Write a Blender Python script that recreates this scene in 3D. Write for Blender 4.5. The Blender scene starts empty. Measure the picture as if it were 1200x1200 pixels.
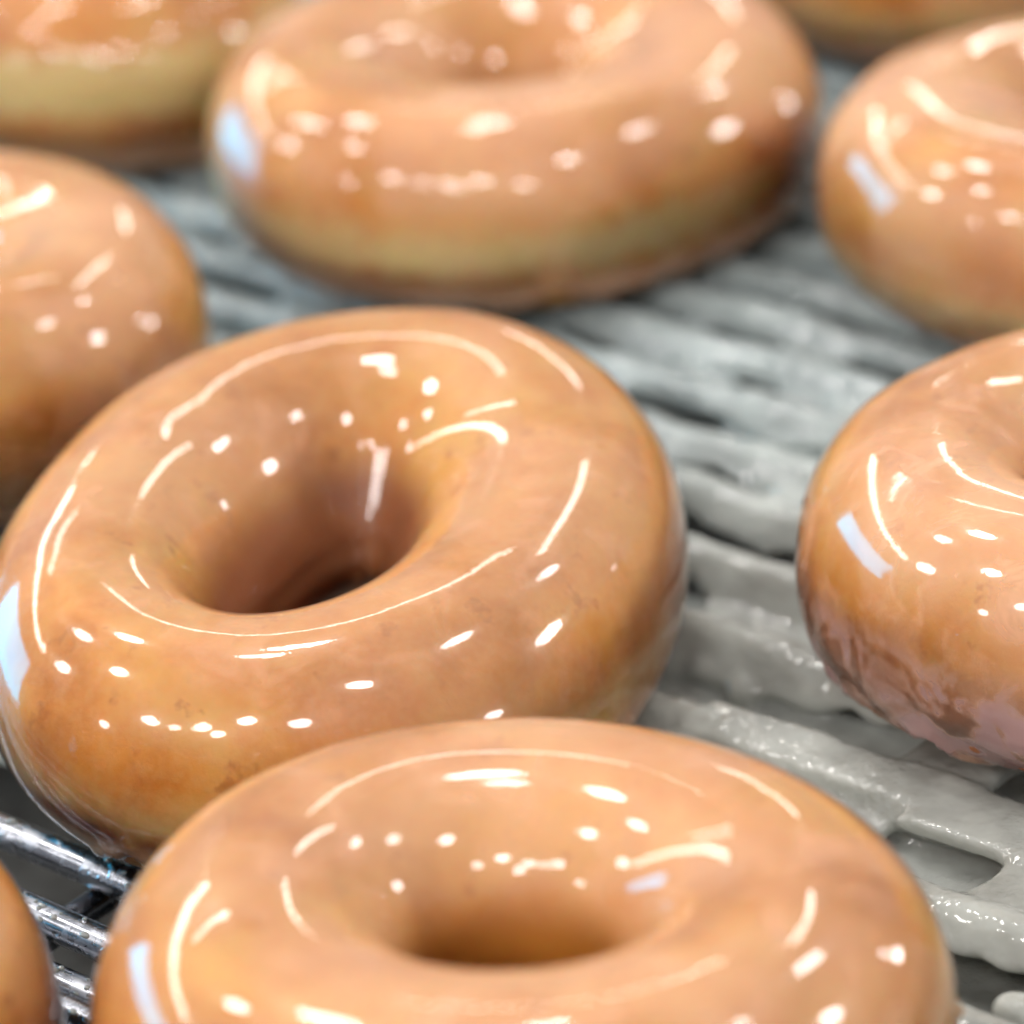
import bpy, bmesh, math, random
import numpy as np
from mathutils import Vector, Matrix, noise

S = 0.01                      # the scene is worked out in centimetres
R = math.radians
col = bpy.context.scene.collection
random.seed(4)

# ------------------------------------------------------------------ helpers
def tag(o, label=None, cat=None, group=None, kind=None):
    for k, v in (('label', label), ('category', cat), ('group', group), ('kind', kind)):
        if v:
            o[k] = v
    return o

def empty(name, loc=(0, 0, 0)):
    o = bpy.data.objects.new(name, None)
    o.empty_display_size = 0.01
    o.location = loc
    col.objects.link(o)
    return o

def mesh_obj(name, me, mat, parent=None, loc=(0, 0, 0), smooth=True):
    o = bpy.data.objects.new(name, me)
    if smooth:
        me.polygons.foreach_set('use_smooth', [True] * len(me.polygons))
    me.materials.clear()
    me.materials.append(mat)
    o.location = loc
    col.objects.link(o)
    if parent:
        o.parent = parent
    return o

class NT:
    """small node-tree builder"""
    def __init__(s, name):
        s.m = bpy.data.materials.new(name)
        s.m.use_nodes = True
        s.t = s.m.node_tree
        s.t.nodes.clear()
    def n(s, typ, **kw):
        nd = s.t.nodes.new(typ)
        for k, v in kw.items():
            if k.startswith('_'):
                setattr(nd, k[1:], v)
            else:
                nm = k.replace('__', ' ')
                if isinstance(v, bpy.types.NodeSocket):
                    s.t.links.new(v, nd.inputs[nm])
                else:
                    nd.inputs[nm].default_value = v
        return nd
    def l(s, a, b):
        s.t.links.new(a, b)
    def math(s, op, a, b=None, clamp=False):
        nd = s.t.nodes.new('ShaderNodeMath')
        nd.operation = op
        nd.use_clamp = clamp
        for i, v in enumerate((a, b)):
            if v is None:
                continue
            if isinstance(v, bpy.types.NodeSocket):
                s.l(v, nd.inputs[i])
            else:
                nd.inputs[i].default_value = v
        return nd.outputs[0]
    def noise(s, vec, scale, detail=3, rough=.5, dist=0.):
        nd = s.n('ShaderNodeTexNoise', Vector=vec, Scale=scale, Detail=detail, Roughness=rough, Distortion=dist)
        return nd.outputs['Fac']
    def ramp(s, fac, stops, interp='LINEAR'):
        nd = s.n('ShaderNodeValToRGB', Fac=fac)
        cr = nd.color_ramp
        cr.interpolation = interp
        while len(cr.elements) < len(stops):
            cr.elements.new(.5)
        for e, (p, c) in zip(cr.elements, stops):
            e.position = p
            e.color = (*c, 1) if len(c) == 3 else c
        return nd.outputs['Color']
    def rng(s, v, a, b, c, d, smooth=True):
        nd = s.n('ShaderNodeMapRange', Value=v)
        nd.interpolation_type = 'SMOOTHSTEP' if smooth else 'LINEAR'
        for i, x in enumerate((a, b, c, d)):
            nd.inputs[1 + i].default_value = x
        return nd.outputs[0]
    def mix(s, fac, a, b, blend='MIX'):
        nd = s.t.nodes.new('ShaderNodeMix')
        nd.data_type = 'RGBA'
        nd.blend_type = blend
        for i, v in ((0, fac), (6, a), (7, b)):
            if isinstance(v, bpy.types.NodeSocket):
                s.l(v, nd.inputs[i])
            else:
                nd.inputs[i].default_value = v if i == 0 else (*v, 1)
        return nd.outputs[2]

# ------------------------------------------------------------------ materials
def obj_coords(b):
    """object coordinates in cm, shifted by a per-object random amount for the textures"""
    tc = b.n('ShaderNodeTexCoord').outputs['Object']
    cm = b.n('ShaderNodeVectorMath', _operation='SCALE')
    b.l(tc, cm.inputs[0]); cm.inputs['Scale'].default_value = 100
    oi = b.n('ShaderNodeAttribute', _attribute_type='OBJECT', _attribute_name='seed').outputs['Fac']
    off = b.n('ShaderNodeVectorMath', _operation='ADD')
    b.l(cm.outputs[0], off.inputs[0])
    cb = b.n('ShaderNodeCombineXYZ', X=oi, Y=oi, Z=oi)
    b.l(cb.outputs[0], off.inputs[1])
    sep = b.n('ShaderNodeSeparateXYZ', Vector=cm.outputs[0])
    return off.outputs[0], sep.outputs['Z'], cm.outputs[0]

def fresnel_coat(b, under, nrm, rough=.04, ior=1.45, tint=(1, 1, 1)):
    g0 = b.n('ShaderNodeBsdfGlossy', Color=(*tint, 1), Roughness=rough, Normal=nrm)
    g1 = b.n('ShaderNodeBsdfGlossy', Color=(*tint, 1), Roughness=.17, Normal=nrm)
    g = b.n('ShaderNodeMixShader', Fac=.28)
    b.l(g0.outputs[0], g.inputs[1]); b.l(g1.outputs[0], g.inputs[2])
    fr = b.n('ShaderNodeFresnel', IOR=ior, Normal=nrm)
    mx = b.n('ShaderNodeMixShader', Fac=fr.outputs[0])
    b.l(under, mx.inputs[1]); b.l(g.outputs[0], mx.inputs[2])
    return mx.outputs[0]

def make_dough():
    b = NT('fried_dough')
    v, z, _ = obj_coords(b)
    pale_h = b.n('ShaderNodeAttribute', _attribute_type='OBJECT', _attribute_name='band').outputs['Fac']
    n1 = b.noise(v, .55, 4, .55)
    n2 = b.noise(v, 1.6, 4, .6)
    n3 = b.noise(v, 5.5, 3, .6)
    top = b.ramp(n1, [(.30, (.62, .205, .026)), (.47, (.83, .35, .060)), (.62, (.93, .50, .13))])
    spots = b.rng(n2, .60, .70, 0, .75)
    top = b.mix(spots, top, (.58, .20, .032))
    # the pale proofing line round the middle
    zz = b.math('ADD', z, b.math('MULTIPLY', b.math('SUBTRACT', n2, .5), .9))
    rise = b.n('ShaderNodeAttribute', _attribute_type='OBJECT', _attribute_name='rise').outputs['Fac']
    zb = b.math('SUBTRACT', zz, rise)
    band = b.math('MULTIPLY', b.rng(zb, .65, 1.10, 0, 1), b.rng(b.math('SUBTRACT', zb, rise), 1.00, 1.70, 1, 0))
    band = b.math('MULTIPLY', band, pale_h)
    c = b.mix(band, top, (1, .82, .37))
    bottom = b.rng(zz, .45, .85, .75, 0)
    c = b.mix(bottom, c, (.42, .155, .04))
    c = b.mix(b.rng(n3, .35, .7, 0, .30), c, (.85, .46, .17))
    mauve = b.n('ShaderNodeAttribute', _attribute_type='OBJECT', _attribute_name='mauve').outputs['Fac']
    c = b.mix(b.math('MULTIPLY', b.rng(b.math('ADD', z, n2), 2.7, 1.9, 0, .9), mauve), c, (.36, .095, .035))
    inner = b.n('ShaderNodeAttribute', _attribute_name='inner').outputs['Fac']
    hole_brown_shade = b.n('ShaderNodeAttribute', _attribute_type='OBJECT', _attribute_name='hole_brown_shade').outputs['Color']
    c = b.mix(b.rng(inner, 0, .62, 0, .95), c, hole_brown_shade)  # hole walls fry browner; the shade deep in the hole is coloured in too
    bump = b.n('ShaderNodeBump', Height=n3, Strength=.25, Distance=.0006)
    p = b.n('ShaderNodeBsdfPrincipled', Base__Color=c, Roughness=.5, Normal=bump.outputs[0])
    p.inputs['Subsurface Weight'].default_value = .55
    p.inputs['Subsurface Radius'].default_value = (1, .42, .16)
    p.inputs['Subsurface Scale'].default_value = .0065
    p.inputs['Specular IOR Level'].default_value = .3
    b.n('ShaderNodeOutputMaterial', Surface=p.outputs[0])
    return b.m

def make_glaze():
    """thin, slightly milky sugar film, seen through to the dough"""
    b = NT('sugar_glaze')
    v, z, _ = obj_coords(b)
    milk = b.n('ShaderNodeAttribute', _attribute_type='OBJECT', _attribute_name='milk').outputs['Fac']
    n1 = b.noise(v, .33, 3, .55, .4)
    n2 = b.noise(v, 1.5, 4, .6, .8)
    f = b.math('ADD', b.rng(n1, .40, .60, .03, .24), b.rng(n2, .50, .68, 0, .13))
    f = b.math('ADD', f, b.rng(z, 2.2, 3.5, 0, .10))
    mauve = b.n('ShaderNodeAttribute', _attribute_type='OBJECT', _attribute_name='mauve').outputs['Fac']
    n4 = b.noise(v, 1.0, 3, .55, .5)
    mv = b.math('MULTIPLY', b.math('MULTIPLY', b.rng(b.math('ADD', z, n4), 2.8, 2.0, 0, 1), mauve), b.rng(n4, .42, .56, .10, 1))
    # glaze gathers low on the flank
    f = b.math('ADD', f, b.rng(z, .9, .4, 0, .10))
    f = b.math('MULTIPLY', f, b.rng(z, .9, 2.7, .35, 1))
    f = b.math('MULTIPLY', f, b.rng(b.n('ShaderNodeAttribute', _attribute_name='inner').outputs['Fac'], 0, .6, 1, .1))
    f = b.math('ADD', b.math('MULTIPLY', f, milk, clamp=True), b.math('MULTIPLY', mv, .55), clamp=True)
    f = b.math('MAXIMUM', f, b.rng(z, .95, .45, 0, .38))
    gc = b.mix(mv, (.94, .545, .345), (.50, .31, .30))
    nb1 = b.noise(v, .7, 0, .5)
    nb2 = b.noise(v, 3.2, 1, .5, .6)
    nb3 = b.math('MULTIPLY', b.noise(v, 12, 1, .5), b.rng(b.noise(v, 1.1, 1, .5), .52, .66, .3, 9.))
    crease = b.n('ShaderNodeAttribute', _attribute_type='OBJECT', _attribute_name='crease').outputs['Fac']
    h = b.math('ADD', nb1, b.math('ADD', b.math('MULTIPLY', nb2, crease), b.math('MULTIPLY', nb3, .0025)))
    bump = b.n('ShaderNodeBump', Height=h, Strength=1., Distance=.00038)
    d = b.n('ShaderNodeBsdfDiffuse', Color=gc)
    tr = b.n('ShaderNodeBsdfTransparent', Color=(1, .965, .93, 1))
    mx = b.n('ShaderNodeMixShader', Fac=f)
    b.l(tr.outputs[0], mx.inputs[1]); b.l(d.outputs[0], mx.inputs[2])
    s = fresnel_coat(b, mx.outputs[0], bump.outputs[0], .035, 1.49)
    b.n('ShaderNodeOutputMaterial', Surface=s)
    return b.m

def make_wet_glaze():
    b = NT('pooled_glaze')
    v = b.n('ShaderNodeVectorMath', _operation='SCALE')
    b.l(b.n('ShaderNodeTexCoord').outputs['Object'], v.inputs[0]); v.inputs['Scale'].default_value = 100
    v = v.outputs[0]
    n1 = b.noise(v, .9, 3, .5)
    yy = b.n('ShaderNodeSeparateXYZ', Vector=v).outputs['Y']
    c = b.mix(b.rng(yy, -5, 5, 0, 1), b.ramp(n1, [(.3, (.26, .265, .245)), (.65, (.41, .425, .40))]), b.ramp(n1, [(.3, (.22, .255, .26)), (.65, (.35, .40, .405))]))  # cool cast of the window light mixed into the base colour towards the back
    patch = b.rng(b.noise(v, .8, 2, .5), .50, .60, .01, .40)
    nb = b.math('ADD', b.noise(v, 2.2, 2, .5), b.math('MULTIPLY', b.noise(v, 9, 1, .5), patch))
    bump = b.n('ShaderNodeBump', Height=nb, Strength=1., Distance=.0007)
    p = b.n('ShaderNodeBsdfPrincipled', Base__Color=c, Roughness=.07, Normal=bump.outputs[0])
    p.inputs['Subsurface Weight'].default_value = .8
    p.inputs['Subsurface Radius'].default_value = (1, 1, .95)
    p.inputs['Subsurface Scale'].default_value = .006
    p.inputs['IOR'].default_value = 1.47
    b.n('ShaderNodeOutputMaterial', Surface=p.outputs[0])
    return b.m

def make_steel():
    b = NT('wet_dark_steel')
    v = b.n('ShaderNodeVectorMath', _operation='SCALE')
    b.l(b.n('ShaderNodeTexCoord').outputs['Object'], v.inputs[0]); v.inputs['Scale'].default_value = 100
    v = v.outputs[0]
    n1 = b.noise(v, 2.5, 4, .6)
    n2 = b.noise(v, 4, 2, .5)
    c = b.ramp(n1, [(.35, (.20, .21, .24)), (.65, (.36, .37, .41))])
    h = b.math('ADD', b.rng(n2, .62, .68, 0, .3), b.math('MULTIPLY', n1, .12))
    bump = b.n('ShaderNodeBump', Height=h, Strength=.9, Distance=.0003)
    p = b.n('ShaderNodeBsdfPrincipled', Base__Color=c, Metallic=1., Normal=bump.outputs[0])
    b.l(b.rng(n1, .35, .65, .18, .34), p.inputs['Roughness'])
    p.inputs['Coat Weight'].default_value = .6
    p.inputs['Coat Roughness'].default_value = .08
    b.n('ShaderNodeOutputMaterial', Surface=p.outputs[0])
    return b.m

def make_tray():
    b = NT('dull_tray_steel')
    v = b.n('ShaderNodeVectorMath', _operation='SCALE')
    b.l(b.n('ShaderNodeTexCoord').outputs['Object'], v.inputs[0]); v.inputs['Scale'].default_value = 100
    n1 = b.noise(v.outputs[0], .35, 4, .6)
    c = b.ramp(n1, [(.4, (.035, .034, .032)), (.62, (.12, .12, .115))])
    p = b.n('ShaderNodeBsdfPrincipled', Base__Color=c, Roughness=.3)
    b.n('ShaderNodeOutputMaterial', Surface=p.outputs[0])
    return b.m

M = dict(dough=make_dough(), glaze=make_glaze(), wet=make_wet_glaze(), steel=make_steel(), tray=make_tray())

# ------------------------------------------------------------------ doughnuts
def fbm(x, y, z, f, o=3):
    return noise.fractal(Vector((x * f, y * f, z * f)), .9, 2.0, o)

def donut_arrays(p, seed, nu, nv, wob, lean=(.9, 1.2), hole=(0, 0)):
    """outer surface of a ring doughnut: points and unit normals (cm), local coordinates"""
    x, y, a, b_, yaw, tx, ty, w, h = p
    u = np.linspace(0, 2 * np.pi, nu, endpoint=False)[:, None]
    v = np.linspace(0, 2 * np.pi, nv, endpoint=False)[None, :]
    cv, sv = np.cos(v), np.sin(v)
    ht, hb = .58 * h, .42 * h
    k = np.clip(.5 - sv, 0, 1); k = k * k * (3 - 2 * k)
    wi = np.where(cv < 0, lean[0] + (lean[1] - lean[0]) * k, 1.0)   # steep wall, narrowing below
    rr = w * wi * np.sign(cv) * np.abs(cv) ** .92
    zz = np.where(sv > 0, ht * np.abs(sv) ** .95, -hb * np.abs(sv) ** .75) + hb
    X = (a - w + rr) * np.cos(u); Y = (b_ - w + rr) * np.sin(u); Z = zz + 0 * u
    c, s = math.cos(yaw), math.sin(yaw)
    X, Y = X * c - Y * s, X * s + Y * c
    inn = np.clip((.75 - cv) / 1.75, 0, 1) ** 1.5      # the hole sits a little off centre
    X = X + inn * hole[0]; Y = Y + inn * hole[1]
    Z = Z + X * ty + Y * tx
    P = np.stack([X, Y, Z], -1)
    def normals(P):
        du = np.roll(P, -1, 0) - np.roll(P, 1, 0); dv = np.roll(P, -1, 1) - np.roll(P, 1, 1)
        N = np.cross(du, dv); return N / (np.linalg.norm(N, axis=-1, keepdims=True) + 1e-9)
    N = normals(P)
    D = np.empty(P.shape[:2])
    for i in range(nu):
        for j in range(nv):
            q = P[i, j]
            D[i, j] = (fbm(q[0] + seed, q[1], q[2], .26, 1) * .15 + fbm(q[0], q[1] + seed, q[2], .6, 1) * .014 * wob + (fbm(q[0], q[1] + seed, q[2], 1.6, 2) * .03 * min(1, 2.3 - q[2]) if wob > 1.2 and q[2] < 2.3 else 0))
    P = P + N * D[..., None]
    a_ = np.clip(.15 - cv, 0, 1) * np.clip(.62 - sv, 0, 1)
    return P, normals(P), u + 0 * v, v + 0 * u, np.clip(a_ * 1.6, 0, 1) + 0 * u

def grid_mesh(name, P, keep=None, inner=None):
    nu, nv = P.shape[:2]
    idx = np.arange(nu * nv).reshape(nu, nv)
    q = np.stack([idx, np.roll(idx, -1, 0), np.roll(np.roll(idx, -1, 0), -1, 1), np.roll(idx, -1, 1)], -1).reshape(-1, 4)
    pts = P.reshape(-1, 3) * S
    inn = inner.reshape(-1)
    if keep is not None:
        k = keep.reshape(-1)
        q = q[k[q].all(1)]
        used = np.unique(q)
        remap = -np.ones(len(pts), int); remap[used] = np.arange(len(used))
        q = remap[q]; pts = pts[used]; inn = inn[used]
    me = bpy.data.meshes.new(name)
    me.from_pydata(pts.tolist(), [], q.tolist())
    me.update()
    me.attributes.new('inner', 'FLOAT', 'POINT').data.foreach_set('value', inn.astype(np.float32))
    return me

LEAN = {1: (1.14, 1.50), 2: (1.05, 1.08), 3: (1.5, 1.75), 4: (1.45, 1.62), 5: (1.05, 1.2), 6: (1.1, 1.4)}
DRIPS = {2: ((-.02, 1.25, .16), (.05, 1.55, .09), (-.09, .95, .12), (.13, 1.2, .07))}

def make_donut(p, seed, nu, nv, label, wob=1., milk=1., band=1., lip=.30, group='glazed ring doughnuts on the wire belt'):
    root = empty('glazed_doughnut', (p[0] * S, p[1] * S, 0))
    tag(root, label, 'doughnut', group)
    P, N, U, V, INN = donut_arrays(p, seed, nu, nv, wob, LEAN.get(seed, (.9, 1.2)), (-.30, -.30) if seed == 1 else (0, 0))
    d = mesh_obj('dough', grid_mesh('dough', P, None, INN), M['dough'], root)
    # glaze: follows the dough, ends in a rounded, uneven lip low on the flank
    h = p[8]
    T = np.empty(P.shape[:2])
    for i in range(nu):
        cu, su = math.cos(U[i, 0]) * 4, math.sin(U[i, 0]) * 4
        edge = lip + .22 * fbm(cu, su, seed, .5, 3) + .10 * fbm(cu + 9, su, seed, 2.2, 2)
        for j in range(nv):
            zr = P[i, j, 2] / h - edge            # height above the lip, in doughnut heights
            if V[i, j] > np.pi / 2 and V[i, j] < 1.5 * np.pi:
                zr += .12                          # the wall of the hole is coated deeper
            q = P[i, j]
            t = .030 + .010 * fbm(q[0], q[1], q[2] + seed, .6, 1)
            if seed == 5 and q[2] < 1.9:            # wrinkled, runny lower side
                t += .055 * min(1, 1.9 - q[2]) * fbm(math.atan2(q[1], q[0]) * 5, q[2] * 1.1, 3, 1., 2)
            for da, dz, dh in DRIPS.get(seed, ()):
                t += dh * math.exp(-((math.atan2(q[1], q[0]) - da) / .022) ** 2 - ((q[2] - dz) / .11) ** 2)
            bead = .05 * math.exp(-((zr - .05) / .04) ** 2)
            k = min(1, max(0, zr / .035))
            T[i, j] = (t + bead) * math.sqrt(k) if k > 0 else -.06 + zr
    keep = T > -.10
    G = P + N * T[..., None]
    g = mesh_obj('glaze', grid_mesh('glaze', G, keep, INN), M['glaze'], root)
    for o in (d, g):
        o['seed'] = float(seed * 7.3); o['milk'] = float(milk); o['crease'] = .04 if wob > 1.2 else .028; o['mauve'] = 1. if seed == 5 else 0.; o['rise'] = .55 if seed == 7 else .15 if seed == 3 else 0.; o['band'] = float(band)
    d['hole_brown_shade'] = (.55, .21, .02) if seed == 2 else (.36, .12, .05) if seed == 1 else (.60, .26, .08) if seed == 3 else (.45, .16, .05)
    return root

DON = {
    'A': (-2.33, -4.418, 5.636, 4.535, 1.177, 0.055, -0.030, 1.634, 3.254),
    'B': (-0.412, -14.861, 4.397, 4.722, -2.008, -0.041, -0.003, 1.776, 3.631),
    'C': (0.630, 11.123, 5.231, 4.853, 0.144, 0.022, -0.025, 1.716, 3.384),
    'D': (10.002, 6.161, 4.691, 4.620, 0.115, -0.028, -0.045, 1.673, 3.416),
    'E': (8.333, -5.643, 4.574, 4.693, -1.412, -0.030, -0.014, 1.669, 3.443),
    'L': (-9.089, 4.211, 4.717, 4.650, 0.513, -0.018, 0.002, 1.663, 3.519),
    'F': (-7.007, 18.338, 4.922, 3.9, -4.187, 0.002, -0.04, 1.697, 3.4),
    'G': (9.447, 19.640, 4.690, 4.710, -3.543, -0.004, 0.004, 1.646, 3.508),
    'H': (-10.121, -14.260, 4.701, 4.655, -1.349, 0.000, 0.000, 1.650, 3.506),
}
INFO = {
    'A': (1, 420, 200, 'large orange-brown glazed doughnut in the middle, tilted, with a dark oval hole', .8, .7, .6, .06),
    'B': (2, 420, 200, 'frontmost glazed doughnut cut by the bottom edge, with ring-shaped highlights round its hole', .8, .85, .4, .05),
    'C': (3, 260, 120, 'whole out-of-focus glazed doughnut behind the middle one, with a pale band round its side', .8, 1.0, 1.1, .06),
    'D': (4, 220, 110, 'blurred glazed doughnut cut by the right edge, behind the sharp mauve-sided one', .9, 1.0, 1.0, .06),
    'E': (5, 360, 180, 'sharp doughnut cut by the right edge with mauve milky glaze wrinkled over its lower side', 1.5, 1.15, .2, .02),
    'L': (6, 260, 130, 'glazed doughnut cut by the left edge, behind the large middle doughnut', .8, .9, .4, .06),
    'F': (7, 200, 100, 'blurred doughnut in the top left corner showing a wide pale yellow unglazed side', .8, .35, 1.3, .1),
    'G': (8, 200, 100, 'farthest blurred doughnut, only its lower side showing at the top right', .8, 1.2, .8, .06),
    'H': (9, 260, 130, 'doughnut in the bottom left corner, only its rounded right side showing', .6, .6, .2, .05),
}
for k, p in DON.items():
    seed, nu, nv, label, wob, milk, band, lip = INFO[k]
    make_donut(p, seed, nu, nv, label, wob, milk, band, lip)

# ------------------------------------------------------------------ wire belt
TH = R(-42)
t_ = np.array([math.cos(TH), math.sin(TH)]); n_ = np.array([-t_[1], t_[0]])
OFF = [-16.2, -14.8, -13.4, -12.25, -11.55, -10.95, -9.85, -8.3, -6.75, -4.9, -3.05, -1.02, .72, 2.25, 3.55, 4.95, 6.3,
       7.6, 8.8, 10.1, 11.4, 12.7, 14, 15.3, 16.6, 17.9, 19.2, 20.5, 21.8, 23.1]
RODR = .23
def world(s, off, z=0):
    q = t_ * s + n_ * off
    return (q[0], q[1], z)

def tube(bm, pts, radii, seg=14, cap=True):
    rings = []
    for i, (c, r) in enumerate(zip(pts, radii)):
        c = Vector(c)
        a = Vector(pts[min(i + 1, len(pts) - 1)]) - Vector(pts[max(i - 1, 0)])
        a.normalize()
        u = a.cross(Vector((0, 0, 1))).normalized(); v = u.cross(a)
        rings.append([bm.verts.new((c + (u * math.cos(k * 2 * math.pi / seg) + v * math.sin(k * 2 * math.pi / seg)) * r) * S) for k in range(seg)])
    for r0, r1 in zip(rings, rings[1:]):
        for k in range(seg):
            bm.faces.new((r0[k], r0[(k + 1) % seg], r1[(k + 1) % seg], r1[k]))
    if cap:
        bm.faces.new(rings[0][::-1]); bm.faces.new(rings[-1])

belt = tag(empty('wire_conveyor_belt'), 'steel rod conveyor belt under the doughnuts, white with dripped glaze except at front left', 'conveyor belt')
for i, off in enumerate(OFF):
    bm = bmesh.new()
    zc = -.30 if off != -11.55 else -.62
    pts = [world(s, off + .03 * noise.noise(Vector((s * .2, off, 0))), zc) for s in np.linspace(-34, 34, 90)]
    tube(bm, pts, [RODR] * len(pts), 20)
    bmesh.ops.recalc_face_normals(bm, faces=bm.faces)
    me = bpy.data.meshes.new('rod'); bm.to_mesh(me); bm.free()
    mesh_obj('rod', me, M['steel'], belt)
# two flat links of the belt that run across under the rods
for s0 in (-14.5, 1.2, 17):
    bm = bmesh.new()
    pts = [world(s0, o, -.78) for o in np.linspace(-17, 24, 60)]
    tube(bm, pts, [.2] * len(pts), 12)
    bmesh.ops.recalc_face_normals(bm, faces=bm.faces)
    me = bpy.data.meshes.new('cross_link'); bm.to_mesh(me); bm.free()
    mesh_obj('cross_link', me, M['steel'], belt)

# glaze that coats the rods and bridges them
def coated(s, off):
    """1 where the belt is covered in glaze, 0 where it is bare"""
    x, y, _ = world(s, off)
    d = (x + 1.5) * .6 + (y + 9) * .8 + 1.2 * noise.noise(Vector((x * .35, y * .35, 3)))
    d -= 6 * math.exp(-((x - 4.3) / 2.3) ** 2 - ((y - 9.6) / 1.5) ** 2)     # a bare stretch between the back doughnuts
    return min(1, max(0, d / 2.0 + .5))

bm = bmesh.new()
for off in OFF:
    run = []
    for s in np.arange(-32, 32, .12):
        k = coated(s, off)
        if off < -12.6 and s < 6: k = 0
        if k > .25 and off > -17:
            nz = noise.noise(Vector((s * .55, off * 3, 1))) * .6 + noise.noise(Vector((s * 1.7, off * 3, 5))) * .4
            r = RODR + (.03 + .15 * max(0, nz + .5)) * min(1, (k - .2) * 1.6)
            run.append((world(s, off + .05 * nz, -.30 - .05 * (nz + .5)), r))
        else:
            if len(run) > 3: tube(bm, [a for a, _ in run], [r for _, r in run], 18)
            run = []
    if len(run) > 3: tube(bm, [a for a, _ in run], [r for _, r in run], 18)

def _sphere():
    vs, fs, nu, nv = [(0, 0, 1)], [], 20, 12
    for i in range(1, nv):
        for k in range(nu):
            th, ph = math.pi * i / nv, 2 * math.pi * k / nu
            vs.append((math.sin(th) * math.cos(ph), math.sin(th) * math.sin(ph), math.cos(th)))
    vs.append((0, 0, -1))
    for k in range(nu):
        fs.append((0, 1 + k, 1 + (k + 1) % nu))
        fs.append((len(vs) - 1, 1 + (nv - 2) * nu + (k + 1) % nu, 1 + (nv - 2) * nu + k))
        for i in range(nv - 2):
            p, q = 1 + i * nu, 1 + (i + 1) * nu
            fs.append((p + k, q + k, q + (k + 1) % nu, p + (k + 1) % nu))
    return [Vector(v) for v in vs], fs
SPH = _sphere()

def add_sphere(bm, mat):
    vv = [bm.verts.new(mat @ v) for v in SPH[0]]
    for f_ in SPH[1]:
        bm.faces.new([vv[i] for i in f_])

def blob(s, off, z, rs, ro, rz):
    c = Vector(world(s, off, z)) * S
    mat = Matrix.Translation(c) @ Matrix.Rotation(TH, 4, 'Z') @ Matrix.Diagonal((rs * S, ro * S, rz * S, 1))
    add_sphere(bm, mat)

def slab(s0, s1, o0, o1, z, th, zs=0., waist=.25):
    """a web of glaze between two rods, its free ends curved inwards"""
    nu, nv = max(6, int((s1 - s0) / .15)), 12
    top, bot = [], []
    for i in range(nu + 1):
        rt, rb = [], []
        for j in range(nv + 1):
            b = j / nv
            w = waist * math.sin(b * math.pi) ** .8
            a = i / nu
            s = s0 + w + (s1 - s0 - 2 * w) * a
            off = o0 + (o1 - o0) * b
            zz = z - zs * math.sin(b * math.pi) + .07 * noise.noise(Vector((s * .9, off * .9, 2))) + .03 * noise.noise(Vector((s * 3, off * 3, 2)))
            x, y, _ = world(s, off)
            rt.append(bm.verts.new((x * S, y * S, (zz + th) * S)))
            rb.append(bm.verts.new((x * S, y * S, (zz - th) * S)))
        top.append(rt); bot.append(rb)
    for i in range(nu):
        for j in range(nv):
            bm.faces.new((top[i][j], top[i + 1][j], top[i + 1][j + 1], top[i][j + 1]))
            bm.faces.new((bot[i][j], bot[i][j + 1], bot[i + 1][j + 1], bot[i + 1][j]))
    for i in range(nu):
        bm.faces.new((top[i][0], bot[i][0], bot[i + 1][0], top[i + 1][0]))
        bm.faces.new((top[i][nv], top[i + 1][nv], bot[i + 1][nv], bot[i][nv]))
    for j in range(nv):
        bm.faces.new((top[0][j], top[0][j + 1], bot[0][j + 1], bot[0][j]))
        bm.faces.new((top[nu][j], bot[nu][j], bot[nu][j + 1], top[nu][j + 1]))

def curtain(s0, s1, off, drop, seed):
    """glaze hanging from the camera side of a rod, with a scalloped lower edge"""
    n = max(8, int((s1 - s0) / .1)); m = 6
    fr, bk = [], []
    for i in range(n + 1):
        s = s0 + (s1 - s0) * i / n
        e = max(0., math.sin(math.pi * i / n)) ** .5
        ln = drop * e * (.65 + .55 * noise.noise(Vector((s * 1.1, seed, 0))) + .25 * noise.noise(Vector((s * 2.9, seed, 4))))
        a, b = [], []
        for j in range(m + 1):
            g = ln * j / m
            c = Vector(world(s, off - .20 - .55 * g, -.22 - .80 * g))
            nn = Vector(world(0, -.8, .55)) * (.10 + .05 * (j / m))
            a.append(bm.verts.new((c + nn) * S)); b.append(bm.verts.new((c - nn) * S))
        fr.append(a); bk.append(b)
    for i in range(n):
        for j in range(m):
            bm.faces.new((fr[i][j], fr[i + 1][j], fr[i + 1][j + 1], fr[i][j + 1]))
            bm.faces.new((bk[i][j], bk[i][j + 1], bk[i + 1][j + 1], bk[i + 1][j]))
        bm.faces.new((fr[i][0], bk[i][0], bk[i + 1][0], fr[i + 1][0]))
        bm.faces.new((fr[i][m], fr[i + 1][m], bk[i + 1][m], bk[i][m]))
    for r0, r1 in ((fr[0], bk[0]), (bk[n], fr[n])):
        for j in range(m):
            bm.faces.new((r0[j], r0[j + 1], r1[j + 1], r1[j]))

curtain(2.6, 6.8, -1.02, .85, 3)
curtain(6.0, 8.4, -1.02, .6, 5)
curtain(2.5, 5.5, .72, .8, 9)
curtain(1.5, 4.5, 2.25, .7, 12)
curtain(4.2, 8.0, -3.05, .7, 15)
curtain(8.5, 11.5, -3.05, .45, 18)
curtain(9.5, 14, -4.9, .5, 21)
slab(1.5, 17, -7.2, 1.0, -1.25, .10, 0, .1)
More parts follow.
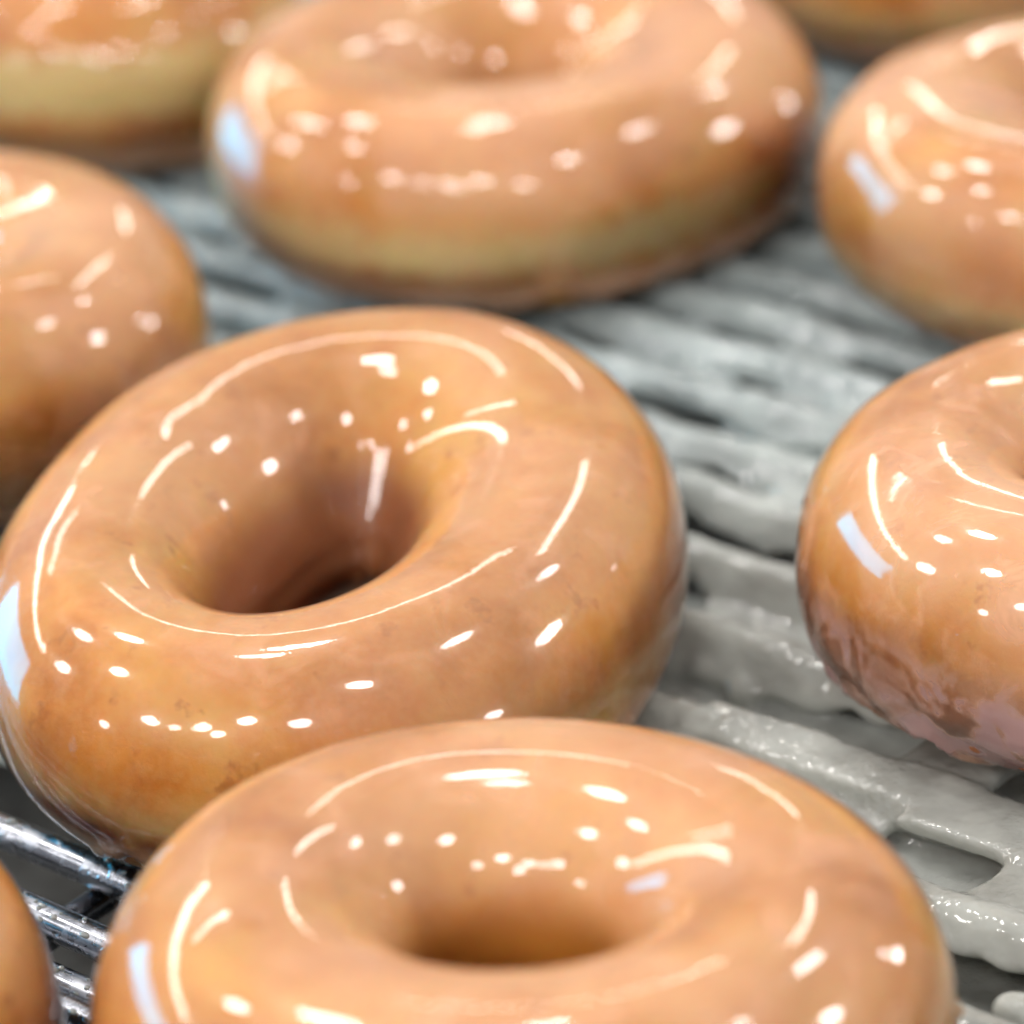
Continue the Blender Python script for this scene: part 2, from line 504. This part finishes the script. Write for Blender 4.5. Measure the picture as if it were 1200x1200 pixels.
# the sharp patch of belt between the three nearest doughnuts
slab(3.2, 6.9, -.97, .72, -.52, .10, .10)
slab(8.1, 10.15, -3.05, -1.02, -.16, .12, .08, .34)
slab(5.6, 10.8, -3.4, -2.6, -.16, .14, 0, .1)
slab(9.2, 16, -3.7, -2.7, -.18, .13, 0, .1)
slab(10.6, 16, -4.9, -3.05, -.18, .12, .1, .3)
slab(3.5, 8.9, -3.05, -1.02, -.80, .09, .12, .2)
slab(11.9, 14.5, -3.05, -1.02, -.28, .11, .10, .42)
slab(10.95, 16, -4.9, -3.05, -.28, .12, .12, .38)
slab(4.0, 8.2, -4.9, -3.05, -.45, .12, .15, .3)
slab(7.0, 12, -4.9, -3.05, -.66, .08, .12, .1)
slab(6.0, 9.3, -4.8, -3.1, -.36, .1, .12, .3)
for s, o, z, a, b_, c in ((4.6, -1.35, -.55, .55, .3, .22), (5.3, -1.45, -.6, .35, .32, .25), (6.2, -1.3, -.5, .6, .28, .2),
                          (5.0, -2.6, -.55, .45, .35, .28), (5.9, -2.75, -.5, .5, .4, .26), (6.9, -3.3, -.38, .8, .35, .2),
                          (5.6, -3.5, -.42, .5, .35, .26), (7.7, -2.8, -.42, .6, .3, .22), (9.5, -3.15, -.3, 1.1, .42, .26),
                          (12.5, -6.0, -.4, .35, .3, .22), (9.4, -4.55, -.45, .9, .3, .22)):
    blob(s, o, z, a, b_, c)
# everywhere else
rr = random.Random(11)
for o0 in OFF[11:]:
    s = -26 + rr.random()
    while s < 26:
        ln = rr.uniform(1.2, 4.5)
        if rr.random() < .55 and coated(s, o0) > .9: curtain(s, s + ln, o0, rr.uniform(.35, .8), rr.uniform(0, 90))
        s += ln + rr.uniform(.1, 1.5)
for o0, o1 in zip(OFF, OFF[1:]):
    if o0 < -8.5: continue
    s = -30 + rr.random() * 3
    while s < 30:
        ln = rr.uniform(.6, 3.2)
        near = -5 < o0 < 0 and 2.5 < s + ln and s < 15
        if coated(s, o0) > .9 and coated(s + ln, o1) > .9 and not near and rr.random() < .82:
            slab(s, s + ln, o0, o1, rr.choice((-.25, -.35, -.45, -.6)), .09, .1, .25)
        s += ln + rr.uniform(.3, 2.2)
for k in range(420):
    s, i = rr.uniform(-26, 26), rr.randrange(8, len(OFF))
    if coated(s, OFF[i]) > .8:
        blob(s, OFF[i] + rr.uniform(-.15, .15), rr.uniform(-.35, -.18), rr.uniform(.15, .5), rr.uniform(.15, .3), rr.uniform(.15, .24))
me = bpy.data.meshes.new('glaze_blockout'); bm.to_mesh(me); bm.free()
tmp = bpy.data.objects.new('glaze_blockout', me); col.objects.link(tmp)
m1 = tmp.modifiers.new('v', 'REMESH'); m1.mode = 'VOXEL'; m1.voxel_size = .00055
m2 = tmp.modifiers.new('s', 'SMOOTH'); m2.factor = .5; m2.iterations = 20
dg = bpy.context.evaluated_depsgraph_get()
me2 = bpy.data.meshes.new_from_object(tmp.evaluated_get(dg))
bpy.data.objects.remove(tmp)
me2.name = 'glaze_coating'
mesh_obj('glaze_coating', me2, M['wet'], belt)

# water and glaze drops on the bare rods
dr = random.Random(5)
bm = bmesh.new()
for k in range(70):
    s, i = dr.uniform(-2, 5), dr.choice([3, 4, 5, 6])
    off = OFF[i]
    if coated(s, off) < .3:
        a = dr.uniform(-.2, 1.0)
        c = Vector(world(s, off - math.sin(a) * RODR, (-.30 if off != -11.55 else -.62) + math.cos(a) * RODR)) * S
        r = dr.uniform(.015, .05) * S
        add_sphere(bm, Matrix.Translation(c) @ Matrix.Rotation(TH, 4, 'Z') @ Matrix.Diagonal((r * dr.uniform(1, 2), r, r * .7, 1)))
me = bpy.data.meshes.new('droplets'); bm.to_mesh(me); bm.free()
o = mesh_obj('droplets', me, M['wet'], belt)
tag(o, kind='stuff')

# tray under the belt
me = bpy.data.meshes.new('drip_tray')
q = 60 * S
me.from_pydata([(-q, -q, -3.2 * S), (q, -q, -3.2 * S), (q, q, -3.2 * S), (-q, q, -3.2 * S)], [], [(0, 1, 2, 3)])
o = mesh_obj('floor', me, M['tray'], None, smooth=False)
tag(o, 'dark steel tray seen in the gaps under the belt', 'tray', kind='structure')

# ------------------------------------------------------------------ lamps (those mirrored in the glaze)
def direction(az, el):
    a, e = R(az), R(el)
    return Vector((math.sin(a) * math.cos(e), math.cos(a) * math.cos(e), math.sin(e)))

def area_between(name, d0, d1, width, radiance, colour, dist=2.6):
    a, b = direction(*d0) * dist, direction(*d1) * dist
    c = (a + b) / 2
    L = (b - a).length
    ld = bpy.data.lights.new(name, 'AREA'); ld.shape = 'RECTANGLE'
    ld.size, ld.size_y = L, width
    ld.energy = radiance * math.pi * L * width
    ld.color = colour
    o = bpy.data.objects.new(name, ld); col.objects.link(o)
    o.location = c
    x = (b - a).normalized(); z = c.normalized(); z = (z - x * z.dot(x)).normalized(); y = z.cross(x)
    o.matrix_world = Matrix.Translation(c) @ Matrix((x, y, z)).transposed().to_4x4()
    return o

def spot(az, el, r, radiance, colour=(1, .95, .90), dist=2.6):
    ld = bpy.data.lights.new('ceiling_spot', 'AREA'); ld.shape = 'DISK'; r *= 1.25; ld.size = 2 * r * dist
    ld.energy = .8 * radiance * math.pi * math.pi * (r * dist) ** 2
    ld.color = colour
    o = bpy.data.objects.new('ceiling_spot', ld); col.objects.link(o)
    c = direction(az, el) * dist
    o.matrix_world = Matrix.Translation(c) @ c.to_track_quat('Z', 'Y').to_matrix().to_4x4()

WARM = (1, .93, .83)
area_between('tube_lamp', (-15, 25), (-76, 26), .085, 26, WARM)
area_between('tube_lamp', (-10, 33), (-35, 35), .05, 18, WARM)
area_between('tube_lamp', (-6, 40), (16, 44), .055, 20, WARM)
area_between('tube_lamp', (8, 18), (15, 22), .05, 22, WARM)
area_between('tube_lamp', (22, 34), (38, 46), .09, 22, WARM)
area_between('window', (-45, 5), (-76, 6), .95, 11.5, (.02, .60, 1))
for az, el, r, L in ((0, 67, .045, 60), (-45, 60, .05, 60), (-100, 50, .045, 55), (-130, 33, .04, 50), (-140, 33, .03, 35), (-150, 35, .04, 45),
                     (-157, 31, .035, 50), (-167, 40, .04, 55), (175, 37, .035, 45), (148, 57, .045, 60), (90, 24, .045, 60),
                     (62, 4, .03, 50), (64, 12, .02, 40), (-84, 29, .04, 50), (-115, 20, .03, 40), (59, 44, .035, 45), (92, 55, .04, 45),
                     (-14, 76, .04, 45), (118, 9, .035, 45), (-64, 47, .04, 45)):
    spot(az, el, r, L)

# ------------------------------------------------------------------ world: dim warm room
w = bpy.data.worlds.new('World'); bpy.context.scene.world = w; w.use_nodes = True
nt = w.node_tree; nt.nodes.clear()
tc = nt.nodes.new('ShaderNodeTexCoord'); sep = nt.nodes.new('ShaderNodeSeparateXYZ')
nt.links.new(tc.outputs['Generated'], sep.inputs[0])
cr = nt.nodes.new('ShaderNodeValToRGB')
mr = nt.nodes.new('ShaderNodeMapRange'); mr.inputs[1].default_value = -1; mr.inputs[2].default_value = 1
nt.links.new(sep.outputs['Z'], mr.inputs[0]); nt.links.new(mr.outputs[0], cr.inputs[0])
st = [(0, (.05, .045, .04)), (.5, (.42, .405, .42)), (.62, (.62, .63, .65)), (1, (.95, .95, .95))]
while len(cr.color_ramp.elements) < len(st): cr.color_ramp.elements.new(.5)
for e, (p_, c_) in zip(cr.color_ramp.elements, st):
    e.position = p_; e.color = (*c_, 1)
bg = nt.nodes.new('ShaderNodeBackground'); bg.inputs['Strength'].default_value = .77
out = nt.nodes.new('ShaderNodeOutputWorld')
nt.links.new(cr.outputs[0], bg.inputs[0]); nt.links.new(bg.outputs[0], out.inputs[0])

# ------------------------------------------------------------------ camera
f, e, d, roll = 4304.541, 0.481, 53.589, 0.093
cd = bpy.data.cameras.new('camera'); cam = bpy.data.objects.new('camera', cd); col.objects.link(cam)
cd.sensor_width = 36; cd.sensor_fit = 'HORIZONTAL'; cd.lens = f / 1200 * 36
cd.clip_start = .02; cd.clip_end = 50
fw = Vector((0, math.cos(e), -math.sin(e))); up = Vector((0, math.sin(e), math.cos(e))); rt = Vector((1, 0, 0))
# rotate the image by `roll`
r2 = rt * math.cos(roll) - up * math.sin(roll)
u2 = rt * math.sin(roll) + up * math.cos(roll)
cam.matrix_world = Matrix.Translation(-fw * d * S) @ Matrix((r2, u2, -fw)).transposed().to_4x4()
cd.dof.use_dof = True
cd.dof.focus_distance = .447
cd.dof.aperture_fstop = cd.lens / 10 / 1.1
cd.dof.aperture_blades = 0
sc = bpy.context.scene
sc.camera = cam
sc.view_settings.view_transform = 'Standard'; sc.view_settings.look = 'None'
sc.view_settings.exposure = 0
sc.cycles.use_denoising = True
sc.cycles.max_bounces = 4
sc.cycles.diffuse_bounces = 3
sc.cycles.glossy_bounces = 3
sc.cycles.transparent_max_bounces = 8
sc.cycles.use_adaptive_sampling = True
sc.cycles.adaptive_threshold = .05
sc.cycles.use_light_tree = False
sc.cycles.caustics_reflective = False
sc.cycles.caustics_refractive = False
sc.cycles.sample_clamp_indirect = 6
